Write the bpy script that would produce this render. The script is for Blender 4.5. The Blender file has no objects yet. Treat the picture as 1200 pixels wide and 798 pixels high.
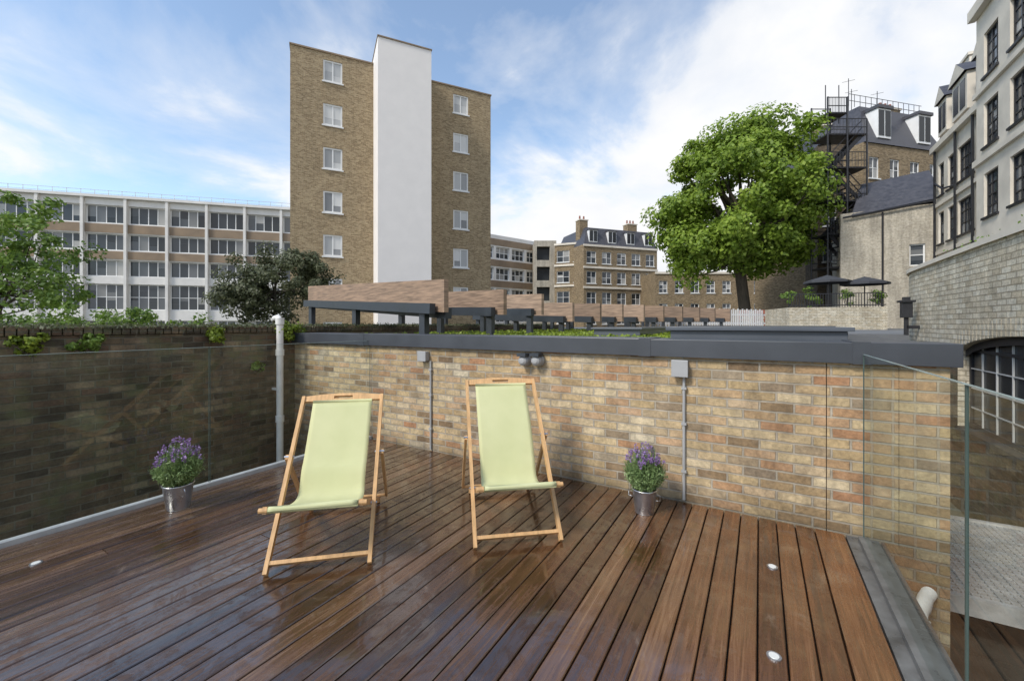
import bpy, math, random
import numpy as np
from mathutils import Vector, Matrix
random.seed(7); rng=np.random.default_rng(7)
F=490.0; H=1.5; HV=380.0
YAW=math.atan2(290,490); c=math.cos(YAW); s=math.sin(YAW)
def L(X,Y): return (c*X-s*Y, s*X+c*Y)
def P(u,Y): return L((u-600)/F*Y,Y)
def Z(v,Y): return H+(HV-v)/F*Y
def G(u,v,z=0.0):
    Y=F*(H-z)/(v-HV); return P(u,Y)
def onY(u,y0):
    r=(u-600)/F; Y=y0/(s*r+c); return ((c*r-s)*Y, Y)
def onX(u,x0):
    r=(u-600)/F; Y=x0/(c*r-s); return ((s*r+c)*Y, Y)
scene=bpy.context.scene
# ---------------------------------------------------------------- helpers
def grp(name):
    e=bpy.data.objects.new(name,None); scene.collection.objects.link(e); e.empty_display_size=.2; return e
class MB:
    def __init__(self): self.v=[];self.f=[];self.m=[]
    def poly(self,pts,m=0):
        b=len(self.v); self.v+= [tuple(p) for p in pts]; self.f.append(tuple(range(b,b+len(pts)))); self.m.append(m)
    def box(self,x0,x1,y0,y1,z0,z1,m=0,loc=None):
        if loc is None: loc=lambda a,b,z:(a,b,z)
        b=len(self.v)
        for z in (z0,z1):
            for (x,y) in ((x0,y0),(x1,y0),(x1,y1),(x0,y1)): self.v.append(tuple(loc(x,y,z)))
        for q in ((0,3,2,1),(4,5,6,7),(0,1,5,4),(1,2,6,5),(2,3,7,6),(3,0,4,7)):
            self.f.append(tuple(b+i for i in q)); self.m.append(m)
    def beam(self,p,q,w,h,m=0,side=None):
        p=Vector(p);q=Vector(q);d=(q-p).normalized()
        sd=Vector(side) if side is not None else d.cross(Vector((0,0,1)))
        if sd.length<1e-4: sd=Vector((1,0,0))
        sd=(sd-d*sd.dot(d)).normalized(); up=d.cross(sd).normalized()
        b=len(self.v)
        for r in (p,q):
            for a,e in ((-1,-1),(1,-1),(1,1),(-1,1)): self.v.append(tuple(r+sd*(a*w/2)+up*(e*h/2)))
        for k in ((0,3,2,1),(4,5,6,7),(0,1,5,4),(1,2,6,5),(2,3,7,6),(3,0,4,7)):
            self.f.append(tuple(b+i for i in k)); self.m.append(m)
    def tube(self,pts,rad,n=8,m=0,cap=True):
        pts=[Vector(p) for p in pts]
        if not hasattr(rad,'__len__'): rad=[rad]*len(pts)
        b=len(self.v)
        ref=Vector((0.3,0.2,1)).normalized()
        for i,p in enumerate(pts):
            d=(pts[min(i+1,len(pts)-1)]-pts[max(i-1,0)]).normalized()
            r=ref if abs(d.dot(ref))<.95 else Vector((1,0,0))
            a=d.cross(r).normalized(); e=d.cross(a)
            for k in range(n):
                t=2*math.pi*k/n; self.v.append(tuple(p+(a*math.cos(t)+e*math.sin(t))*rad[i]))
        for i in range(len(pts)-1):
            for k in range(n):
                k2=(k+1)%n
                self.f.append((b+i*n+k,b+i*n+k2,b+(i+1)*n+k2,b+(i+1)*n+k)); self.m.append(m)
        if cap:
            self.f.append(tuple(b+k for k in range(n))); self.m.append(m)
            self.f.append(tuple(b+(len(pts)-1)*n+k for k in range(n))[::-1]); self.m.append(m)
    def done(self,name,mats,parent=None,smooth=False,bevel=0,loc=None,rotz=0,fixn=True):
        me=bpy.data.meshes.new(name); me.from_pydata(self.v,[],self.f)
        if not isinstance(mats,(list,tuple)): mats=[mats]
        for k in mats: me.materials.append(k)
        me.polygons.foreach_set('material_index',self.m)
        me.update()
        uv=me.uv_layers.new(name='UVMap')
        for p in me.polygons:
            n=p.normal
            for li in p.loop_indices:
                co=me.vertices[me.loops[li].vertex_index].co
                if abs(n.z)>.75: w=(co.x,co.y)
                else:
                    l=math.hypot(n.x,n.y) or 1
                    w=((co.x*-n.y+co.y*n.x)/l, co.z)
                uv.data[li].uv=w
        if smooth: me.polygons.foreach_set('use_smooth',[True]*len(me.polygons))
        me.update()
        o=bpy.data.objects.new(name,me); scene.collection.objects.link(o)
        if bevel:
            b=o.modifiers.new('bev','BEVEL'); b.width=bevel; b.segments=2; b.limit_method='ANGLE'
        if parent: o.parent=parent
        if loc: o.location=loc
        o.rotation_euler[2]=rotz
        return o
# ---------------------------------------------------------------- materials
def newmat(name):
    m=bpy.data.materials.new(name); m.use_nodes=True; nt=m.node_tree
    return m,nt,nt.nodes['Principled BSDF']
def setin(n,**k):
    for a,b in k.items(): n.inputs[a.replace('_',' ')].default_value=b
def col(v): return (v[0],v[1],v[2],1)
def ramp(nt,stops,interp='LINEAR'):
    r=nt.nodes.new('ShaderNodeValToRGB'); r.color_ramp.interpolation=interp
    e=r.color_ramp.elements
    while len(e)<len(stops): e.new(.5)
    for i,(p,k) in enumerate(stops):
        e[i].position=p; e[i].color=col(k) if hasattr(k,'__len__') else (k,k,k,1)
    return r
def noise(nt,scale,vec=None,detail=5,rough=.6,dist=0):
    n=nt.nodes.new('ShaderNodeTexNoise'); setin(n,Scale=scale,Detail=detail,Roughness=rough,Distortion=dist)
    if vec is not None: nt.links.new(vec,n.inputs['Vector'])
    return n
def mixc(nt,a,b,fac,blend='MIX'):
    m=nt.nodes.new('ShaderNodeMix'); m.data_type='RGBA'; m.blend_type=blend
    for idx,v in ((6,a),(7,b)):
        if hasattr(v,'links'): nt.links.new(v,m.inputs[idx])
        else: m.inputs[idx].default_value=col(v)
    if hasattr(fac,'links'): nt.links.new(fac,m.inputs[0])
    else: m.inputs[0].default_value=fac
    return m.outputs[2]
def mth(nt,op,a,b=0.0,clamp=False):
    m=nt.nodes.new('ShaderNodeMath'); m.operation=op; m.use_clamp=clamp
    for i,v in enumerate((a,b)):
        if hasattr(v,'links'): nt.links.new(v,m.inputs[i])
        else: m.inputs[i].default_value=v
    return m.outputs[0]
def bump(nt,bs,h,strength=.3,dist=.01):
    b=nt.nodes.new('ShaderNodeBump'); setin(b,Strength=strength,Distance=dist)
    nt.links.new(h,b.inputs['Height']); nt.links.new(b.outputs[0],bs.inputs['Normal'])
def simple(name,base,rough=.6,var=.25,scale=3,metal=0,bmp=0,detail=6,stretch=None,spec=None,island=0):
    m,nt,bs=newmat(name)
    tc=nt.nodes.new('ShaderNodeTexCoord'); v=tc.outputs['Object']
    if stretch:
        mp=nt.nodes.new('ShaderNodeMapping'); mp.inputs['Scale'].default_value=stretch; nt.links.new(v,mp.inputs[0]); v=mp.outputs[0]
    n=noise(nt,scale,v,detail)
    r=ramp(nt,[(.3,[x*(1-var) for x in base]),(.7,[min(1,x*(1+var)) for x in base])]); nt.links.new(n.outputs[0],r.inputs[0])
    k=r.outputs[0]
    if island:
        g=nt.nodes.new('ShaderNodeNewGeometry'); q=ramp(nt,[(0,(1-island,1-island,1-island)),(.5,(1,.97,.93)),(1,(1+island,1+island*1.05,1+island*1.1))]); nt.links.new(g.outputs['Random Per Island'],q.inputs[0]); k=mixc(nt,k,q.outputs[0],1,'MULTIPLY')
    nt.links.new(k,bs.inputs['Base Color'])
    rr=ramp(nt,[(.3,max(0,rough-.1)),(.7,min(1,rough+.1))]); nt.links.new(n.outputs[0],rr.inputs[0]); nt.links.new(rr.outputs[0],bs.inputs['Roughness'])
    bs.inputs['Metallic'].default_value=metal
    if spec is not None: bs.inputs['Specular IOR Level'].default_value=spec
    if bmp: bump(nt,bs,n.outputs[0],bmp,.01)
    return m
def brick(name,stops,mortar,stain=.3,bmp=.6,rough=.85,moss=None,bw=.225,rh=.075,ms=.006,stainscale=.7,efflor=0,bd=.01,streak=0,mossamt=.75,damp=0):
    m,nt,bs=newmat(name)
    uv=nt.nodes.new('ShaderNodeTexCoord').outputs['UV']
    wn=noise(nt,6,uv,3)
    ad=nt.nodes.new('ShaderNodeMix'); ad.data_type='RGBA'; ad.blend_type='LINEAR_LIGHT'; ad.inputs[0].default_value=.006
    nt.links.new(uv,ad.inputs[6]); nt.links.new(wn.outputs['Color'],ad.inputs[7])
    b=nt.nodes.new('ShaderNodeTexBrick'); nt.links.new(ad.outputs[2],b.inputs['Vector'])
    b.offset=.5; b.inputs['Color1'].default_value=(0,0,0,1); b.inputs['Color2'].default_value=(1,1,1,1); b.inputs['Mortar'].default_value=(.5,.5,.5,1)
    setin(b,Scale=1,Brick_Width=bw,Row_Height=rh,Mortar_Size=ms,Mortar_Smooth=.25,Bias=0)
    r=ramp(nt,stops,'LINEAR'); nt.links.new(b.outputs['Color'],r.inputs[0])
    n2=noise(nt,35,uv,6,.7); d=ramp(nt,[(.25,.6),(.75,1.35)]); nt.links.new(n2.outputs[0],d.inputs[0])
    k=mixc(nt,r.outputs[0],d.outputs[0],1,'MULTIPLY')
    nb=noise(nt,9,uv,4,.6); db=ramp(nt,[(.3,.72),(.7,1.2)]); nt.links.new(nb.outputs[0],db.inputs[0]); k=mixc(nt,k,db.outputs[0],1,'MULTIPLY')
    mm=ramp(nt,[(.3,[x*.7 for x in mortar]),(.7,[x*1.2 for x in mortar])]); nt.links.new(nb.outputs[0],mm.inputs[0])
    k=mixc(nt,k,mm.outputs[0],b.outputs['Fac'])
    n3=noise(nt,stainscale,uv,7,.65); st=ramp(nt,[(.3,1-stain),(.65,1.0)]); nt.links.new(n3.outputs[0],st.inputs[0])
    k=mixc(nt,k,st.outputs[0],1,'MULTIPLY')
    if streak:
        mp=nt.nodes.new('ShaderNodeMapping'); mp.inputs['Scale'].default_value=(3.5,.35,1); nt.links.new(uv,mp.inputs[0])
        ns=noise(nt,1.0,mp.outputs[0],6,.6); sr=ramp(nt,[(.38,1-streak),(.58,1.0)]); nt.links.new(ns.outputs[0],sr.inputs[0]); k=mixc(nt,k,sr.outputs[0],1,'MULTIPLY')
    if efflor:
        n4=noise(nt,2.3,uv,8,.7,.4); e=ramp(nt,[(.5,0.0),(.75,efflor)]); nt.links.new(n4.outputs[0],e.inputs[0])
        k=mixc(nt,k,(.68,.60,.48),e.outputs[0])
    if damp:
        sz=nt.nodes.new('ShaderNodeSeparateXYZ'); nt.links.new(uv,sz.inputs[0])
        hh=mth(nt,'ADD',sz.outputs[1],mth(nt,'MULTIPLY',mth(nt,'SUBTRACT',n3.outputs[0],.5),.5))
        dr=ramp(nt,[(.0,1-damp),(.16,1.0)]); nt.links.new(hh,dr.inputs[0]); k=mixc(nt,k,dr.outputs[0],1,'MULTIPLY')
    if moss:
        n5=noise(nt,2.2,uv,9,.75); e=ramp(nt,[(.50,0.0),(.66,mossamt)]); nt.links.new(n5.outputs[0],e.inputs[0])
        k=mixc(nt,k,moss,e.outputs[0])
    nt.links.new(k,bs.inputs['Base Color']); bs.inputs['Roughness'].default_value=rough
    h=mth(nt,'SUBTRACT',mth(nt,'MULTIPLY',n2.outputs[0],.5),b.outputs['Fac']); bump(nt,bs,h,bmp,bd)
    return m
M={}
M['wallbrick']=brick('stock_brick',[(0,(.19,.125,.07)),(.08,(.40,.27,.14)),(.20,(.55,.40,.21)),(.34,(.64,.49,.28)),(.45,(.50,.34,.18)),(.53,(.47,.24,.12)),(.59,(.60,.44,.24)),(.70,(.70,.56,.35)),(.78,(.54,.33,.18)),(.85,(.60,.45,.26)),(.92,(.30,.22,.14)),(1,(.72,.61,.42))],(.48,.41,.31),stain=.30,efflor=.18,bmp=1.0,ms=.0085,bd=.014,streak=.2,damp=.35)
M['darkbrick']=brick('damp_brick',[(0,(.06,.045,.025)),(.3,(.14,.10,.055)),(.6,(.21,.15,.085)),(.8,(.17,.10,.06)),(1,(.36,.28,.17))],(.19,.17,.12),stain=.55,moss=(.10,.125,.04),mossamt=.6,bmp=1.0,rough=.6,ms=.0075,bd=.014,streak=.4,efflor=.10)
M['towerbrick']=brick('tower_brick',[(0,(.25,.17,.085)),(.5,(.36,.26,.14)),(1,(.47,.355,.205))],(.43,.36,.25),stain=.16,bmp=.2,ms=.008,streak=.08)
M['brownbrick']=brick('brown_brick',[(0,(.17,.12,.065)),(.5,(.28,.20,.105)),(1,(.36,.27,.16))],(.30,.25,.18),stain=.25,bmp=.2)
M['sootbrick']=brick('soot_brick',[(0,(.06,.045,.03)),(.5,(.12,.085,.05)),(1,(.17,.13,.08))],(.14,.11,.08),stain=.4,bmp=.2)
M['creambrick']=brick('painted_cream_brick',[(0,(.62,.53,.38)),(.5,(.71,.63,.48)),(1,(.78,.72,.58))],(.44,.38,.27),stain=.28,bmp=1.0,ms=.008,streak=.2,bd=.014)
M['white']=simple('white_render',(.82,.78,.74),.7,.03,1.2)
M['whitegrid']=simple('white_concrete',(.73,.71,.67),.7,.1,.6)
M['stucco']=simple('cream_stucco',(.68,.62,.52),.8,.14,.8,bmp=.1)
M['render2']=brick('pale_render',[(0,(.50,.45,.36)),(1,(.58,.53,.44))],(.48,.43,.34),stain=.3,bmp=.1,streak=.25)
M['brownpanel']=simple('brown_panel',(.26,.19,.125),.7,.25,.5)
M['slate']=simple('slate',(.065,.065,.075),.5,.35,4,bmp=.2)
M['cap']=simple('grey_metal_coping',(.058,.063,.072),.38,.18,1.5,stretch=(1,4,1))
M['capside']=simple('grey_metal_rooflight',(.085,.095,.11),.4,.15,1.5)
M['steel']=simple('dark_steel',(.035,.042,.05),.5,.2,3)
M['black']=simple('black_iron',(.02,.02,.023),.5,.2,4)
M['timber']=simple('weathered_timber',(.27,.185,.125),.7,.45,2.5,stretch=(1.2,1.2,14),bmp=.3,island=.3)
M['winframe']=simple('white_window_frame',(.78,.78,.76),.5,.05)
M['greyframe']=simple('pale_glazing_bar',(.52,.52,.50),.5,.1)
M['galv']=simple('galvanised_steel',(.55,.56,.57),.32,.25,9,metal=.9)
M['grate']=simple('galvanised_grating',(.50,.50,.49),.5,.2,9,metal=.3)
M['alu']=simple('aluminium_channel',(.42,.43,.43),.5,.15,6)
M['plastic']=simple('grey_plastic',(.36,.36,.355),.5,.08,5)
M['whitepipe']=simple('white_pipe',(.72,.70,.66),.45,.12,6)
M['woodchair']=simple('beech_wood',(.60,.36,.16),.45,.22,9,stretch=(6,1,1),detail=8)
M['lead']=simple('lead_strip',(.13,.13,.125),.32,.5,5,bmp=.2)
M['soil']=simple('soil',(.04,.03,.02),.9,.3,30)
M['bark']=simple('bark',(.08,.065,.045),.9,.4,4,stretch=(3,3,.6),bmp=.5)
M['redbrick']=brick('red_brick',[(0,(.25,.07,.04)),(1,(.38,.13,.08))],(.3,.2,.16),bmp=.2)
M['parasol']=simple('charcoal_canvas',(.05,.052,.06),.8,.15)
M['ground']=simple('ground',(.08,.085,.06),.9,.3,.3)
M['lowdeck']=simple('dark_paving',(.06,.055,.048),.4,.45,3,bmp=.2)
M['sedum']=simple('sedum_roof',(.17,.17,.05),.9,.6,3,bmp=.6,detail=9)
M['roofgrey']=simple('roof_membrane',(.16,.165,.17),.7,.25,1)
def window_glass(name,stops,rough=.08,spec=.5):
    m,nt,bs=newmat(name)
    g=nt.nodes.new('ShaderNodeNewGeometry')
    r=ramp(nt,stops); nt.links.new(g.outputs['Random Per Island'],r.inputs[0])
    nt.links.new(r.outputs[0],bs.inputs['Base Color']); bs.inputs['Roughness'].default_value=rough; bs.inputs['Specular IOR Level'].default_value=spec
    tc=nt.nodes.new('ShaderNodeTexCoord'); n=noise(nt,.8,tc.outputs['Object'],2); bump(nt,bs,n.outputs[0],.15,.02)
    return m
M['glass']=window_glass('window_glass',[(0,(.02,.025,.03)),(.45,(.05,.06,.07)),(.7,(.12,.13,.14)),(.88,(.26,.26,.25)),(1,(.5,.49,.46))])
M['curtain']=window_glass('curtained_window_glass',[(0,(.18,.19,.20)),(.4,(.40,.41,.41)),(1,(.66,.66,.64))])
M['darkglass']=window_glass('dark_window_glass',[(0,(.01,.012,.015)),(1,(.04,.045,.05))],.25,.2)
def pane():
    m=bpy.data.materials.new('balustrade_glass'); m.use_nodes=True; nt=m.node_tree; nt.nodes.clear()
    o=nt.nodes.new('ShaderNodeOutputMaterial'); t=nt.nodes.new('ShaderNodeBsdfTransparent'); t.inputs[0].default_value=(.90,.94,.92,1)
    g=nt.nodes.new('ShaderNodeBsdfGlossy'); g.inputs['Roughness'].default_value=.01; g.inputs['Color'].default_value=(.9,.95,.93,1)
    lw=nt.nodes.new('ShaderNodeLayerWeight'); lw.inputs[0].default_value=.5
    f=mth(nt,'ADD',mth(nt,'MULTIPLY',mth(nt,'POWER',lw.outputs['Facing'],5.0),.85),.045,True)
    mx=nt.nodes.new('ShaderNodeMixShader'); nt.links.new(f,mx.inputs[0]); nt.links.new(t.outputs[0],mx.inputs[1]); nt.links.new(g.outputs[0],mx.inputs[2]); nt.links.new(mx.outputs[0],o.inputs[0])
    return m
M['pane']=pane()
M['edge']=simple('glass_edge',(.34,.42,.39),.2,.1)
M['edged']=simple('glass_edge_dark',(.07,.10,.09),.15,.1)
def fabric():
    m,nt,bs=newmat('lime_canvas')
    tc=nt.nodes.new('ShaderNodeTexCoord'); n=noise(nt,3,tc.outputs['Object'],4)
    r=ramp(nt,[(.3,(.66,.67,.36)),(.7,(.73,.73,.42))]); nt.links.new(n.outputs[0],r.inputs[0]); nt.links.new(r.outputs[0],bs.inputs['Base Color'])
    bs.inputs['Roughness'].default_value=.85; n2=noise(nt,400,tc.outputs['Object'],2); n3=noise(nt,7,tc.outputs['Object'],3)
    bump(nt,bs,mth(nt,'ADD',n2.outputs[0],mth(nt,'MULTIPLY',n3.outputs[0],3.0)),.3,.003)
    o=nt.nodes['Material Output']; tr=nt.nodes.new('ShaderNodeBsdfTranslucent'); nt.links.new(r.outputs[0],tr.inputs[0])
    mx=nt.nodes.new('ShaderNodeMixShader'); mx.inputs[0].default_value=.2; nt.links.new(bs.outputs[0],mx.inputs[1]); nt.links.new(tr.outputs[0],mx.inputs[2]); nt.links.new(mx.outputs[0],o.inputs[0])
    return m
M['fabric']=fabric()
def leafmat(name,stops,scale=.6,trans=.35):
    m,nt,bs=newmat(name)
    g=nt.nodes.new('ShaderNodeNewGeometry'); tc=nt.nodes.new('ShaderNodeTexCoord')
    n=noise(nt,scale,tc.outputs['Object'],3)
    f=mth(nt,'ADD',mth(nt,'MULTIPLY',g.outputs['Random Per Island'],.55),mth(nt,'MULTIPLY',mth(nt,'SUBTRACT',n.outputs[0],.3),1.1),True)
    r=ramp(nt,stops); nt.links.new(f,r.inputs[0]); nt.links.new(r.outputs[0],bs.inputs['Base Color']); bs.inputs['Roughness'].default_value=.55
    o=nt.nodes['Material Output']; tr=nt.nodes.new('ShaderNodeBsdfTranslucent'); nt.links.new(r.outputs[0],tr.inputs[0])
    mx=nt.nodes.new('ShaderNodeMixShader'); mx.inputs[0].default_value=trans; nt.links.new(bs.outputs[0],mx.inputs[1]); nt.links.new(tr.outputs[0],mx.inputs[2]); nt.links.new(mx.outputs[0],o.inputs[0])
    return m
M['leaf']=leafmat('plane_leaves',[(0,(.09,.15,.015)),(.5,(.23,.34,.035)),(1,(.38,.48,.07))],.5,.42)
M['leafdark']=leafmat('dark_leaves',[(0,(.04,.05,.02)),(.5,(.10,.115,.05)),(1,(.19,.20,.11))])
M['leafmid']=leafmat('shrub_leaves',[(0,(.06,.12,.015)),(.5,(.16,.26,.04)),(1,(.28,.38,.07))])
M['leafyel']=leafmat('yellow_green_leaves',[(0,(.10,.14,.02)),(.5,(.22,.30,.03)),(1,(.38,.46,.06))],2)
M['lavgreen']=leafmat('lavender_foliage',[(0,(.11,.18,.06)),(.5,(.25,.36,.13)),(1,(.40,.50,.24))],8,.3)
M['lavpurple']=leafmat('lavender_flowers',[(0,(.18,.09,.24)),(.5,(.32,.20,.42)),(1,(.48,.37,.58))],8,.2)
def deckmat():
    m,nt,bs=newmat('wet_hardwood')
    g=nt.nodes.new('ShaderNodeNewGeometry'); tc=nt.nodes.new('ShaderNodeTexCoord'); ob=tc.outputs['Object']
    mp=nt.nodes.new('ShaderNodeMapping'); mp.inputs['Scale'].default_value=(18,.8,4); nt.links.new(ob,mp.inputs[0])
    off=nt.nodes.new('ShaderNodeVectorMath'); off.operation='ADD'; cb=nt.nodes.new('ShaderNodeCombineXYZ')
    nt.links.new(mth(nt,'MULTIPLY',g.outputs['Random Per Island'],57),cb.inputs[1]); nt.links.new(mp.outputs[0],off.inputs[0]); nt.links.new(cb.outputs[0],off.inputs[1])
    gr=noise(nt,2.2,off.outputs[0],10,.72,1.0)
    gr2=noise(nt,.9,off.outputs[0],4,.6,.5)
    bigp=noise(nt,.9,ob,6,.6)
    sx=nt.nodes.new('ShaderNodeSeparateXYZ'); nt.links.new(ob,sx.inputs[0])
    dry=nt.nodes.new('ShaderNodeMapRange'); setin(dry,From_Min=-2.2,From_Max=.5,To_Min=0,To_Max=.8); nt.links.new(sx.outputs[0],dry.inputs[0])
    d=mth(nt,'ADD',dry.outputs[0],mth(nt,'MULTIPLY',mth(nt,'SUBTRACT',bigp.outputs[0],.5),1.2),True)
    wet=ramp(nt,[(0,(.016,.008,.004)),(.35,(.045,.022,.011)),(.7,(.10,.052,.027)),(1,(.20,.125,.075))])
    dr=ramp(nt,[(0,(.030,.011,.005)),(.32,(.095,.036,.012)),(.68,(.215,.088,.030)),(1,(.35,.18,.075))])
    f=mth(nt,'ADD',mth(nt,'ADD',mth(nt,'MULTIPLY',g.outputs['Random Per Island'],.52),mth(nt,'MULTIPLY',mth(nt,'SUBTRACT',gr2.outputs[0],.5),.5)),mth(nt,'MULTIPLY',mth(nt,'SUBTRACT',gr.outputs[0],.34),1.7),True)
    nt.links.new(f,wet.inputs[0]); nt.links.new(f,dr.inputs[0])
    k=mixc(nt,wet.outputs[0],dr.outputs[0],d)
    sc=noise(nt,3.2,ob,12,.82,.6); sr=ramp(nt,[(.57,0.0),(.70,.5)]); nt.links.new(sc.outputs[0],sr.inputs[0]); k=mixc(nt,k,(.32,.24,.17),sr.outputs[0])
    nt.links.new(k,bs.inputs['Base Color'])
    pud=noise(nt,3.4,ob,13,.84,1.3)
    wetness=mth(nt,'ADD',pud.outputs[0],mth(nt,'ADD',mth(nt,'MULTIPLY',mth(nt,'SUBTRACT',gr.outputs[0],.5),.7),mth(nt,'MULTIPLY',dry.outputs[0],.02)))
    rr=ramp(nt,[(.42,.09),(.50,.18),(.57,.32),(.68,.46)]); nt.links.new(wetness,rr.inputs[0])
    nt.links.new(rr.outputs[0],bs.inputs['Roughness'])
    bs.inputs['Specular IOR Level'].default_value=.8
    bs.inputs['Coat IOR'].default_value=1.6
    cw=ramp(nt,[(.47,1.0),(.56,.15)]); nt.links.new(wetness,cw.inputs[0]); nt.links.new(cw.outputs[0],bs.inputs['Coat Weight'])
    crg=ramp(nt,[(.44,.06),(.60,.28)]); nt.links.new(wetness,crg.inputs[0]); nt.links.new(crg.outputs[0],bs.inputs['Coat Roughness'])
    bump(nt,bs,mth(nt,'ADD',gr.outputs[0],mth(nt,'MULTIPLY',gr2.outputs[0],2.5)),.4,.0035)
    return m
M['deck']=deckmat()
M['lens']=simple('light_lens',(.75,.75,.70),.2,.05)

# ---------------------------------------------------------------- foliage
def leafmesh(name,pts,size,mat,parent=None,up=.35,aspect=.65,normals=None):
    pts=np.asarray(pts); n=len(pts)
    if not hasattr(size,'__len__'): size=size*(.6+.8*rng.random(n))
    nn=rng.normal(size=(n,3)); nn/=np.linalg.norm(nn,axis=1)[:,None]
    if normals is not None: nn=nn*.75+normals
    nn[:,2]+=up; nn/=np.linalg.norm(nn,axis=1)[:,None]
    a=np.cross(nn,rng.normal(size=(n,3))); a/=np.linalg.norm(a,axis=1)[:,None]; b=np.cross(nn,a)
    sz=size[:,None]
    q=np.stack([pts-a*sz*.5, pts+b*sz*aspect*.5, pts+a*sz*.5+nn*sz*.12, pts-b*sz*aspect*.5],1).reshape(-1,3)
    me=bpy.data.meshes.new(name); me.vertices.add(4*n); me.vertices.foreach_set('co',q.ravel())
    me.loops.add(4*n); me.loops.foreach_set('vertex_index',np.arange(4*n,dtype=np.int32))
    me.polygons.add(n); me.polygons.foreach_set('loop_start',np.arange(0,4*n,4,dtype=np.int32))
    try: me.polygons.foreach_set('loop_total',np.full(n,4,dtype=np.int32))
    except Exception: pass
    me.materials.append(mat); me.update(calc_edges=True); me.validate()
    o=bpy.data.objects.new(name,me); scene.collection.objects.link(o)
    if parent: o.parent=parent
    return o
def clumps(cen,rad,nc,per,cr,shell=.55,flat=.75):
    cen=np.array(cen); rad=np.array(rad); out=[];nr=[];cc=[]
    for i in range(nc):
        d=rng.normal(size=3); d/=np.linalg.norm(d)
        r=shell+(1-shell)*rng.random()**.6
        lump=1+.13*math.sin(3.1*d[0]*3+1.3)+.1*math.sin(d[1]*7+d[2]*5)
        p=cen+d*rad*r*lump; cc.append(p)
        k=int(per*(.6+.8*rng.random())); rr=cr*(.6+.8*rng.random())
        e=rng.normal(size=(k,3)); e/=np.linalg.norm(e,axis=1)[:,None]
        q=e*rr*(rng.random((k,1))**.4)*np.array([1,1,flat])
        out.append(p+q); nr.append(e*.6+d*.5)
    return np.concatenate(out),np.concatenate(nr),cc
def tree(name,cen,rad,base,trunk_r,nc,per,cr,leaf,mat,shell=.5,limbs=26,extra=None):
    g=grp(name); pts,nr,cc=clumps(cen,rad,nc,per,cr,shell)
    if extra:
        for (ec,er,en) in extra:
            p2,n2,c2=clumps(ec,er,en,per,cr,.3); pts=np.concatenate([pts,p2]); nr=np.concatenate([nr,n2]); cc+=c2
    leafmesh('leaves',pts,leaf,mat,g,normals=nr)
    mb=MB(); base=Vector(base); cenv=Vector(cen); fork=base.lerp(Vector((cen[0],cen[1],cen[2]-rad[2]*.75)),.95)
    mb.tube([base,base.lerp(fork,.3)+Vector((.05,0,0)),fork],[trunk_r*1.35,trunk_r,trunk_r*.85],10)
    top=cenv+Vector((0,0,rad[2]*.55)); mb.tube([fork,fork.lerp(top,.4)+Vector((.2,-.1,0)),top],[trunk_r*.8,trunk_r*.5,trunk_r*.12],8)
    for i in range(limbs):
        t=Vector(cc[int(rng.integers(len(cc)))]); st=fork.lerp(top,.0+.6*rng.random())
        mid=st.lerp(t,.5)+Vector(rng.normal(size=3)*.25*cr); mid.z-=.05*rad[2]
        r0=trunk_r*(.28+.2*rng.random()); mb.tube([st,mid,t],[r0,r0*.55,r0*.12],6)
    mb.done('trunk_and_limbs',M['bark'],g,smooth=True)
    return g

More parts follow.
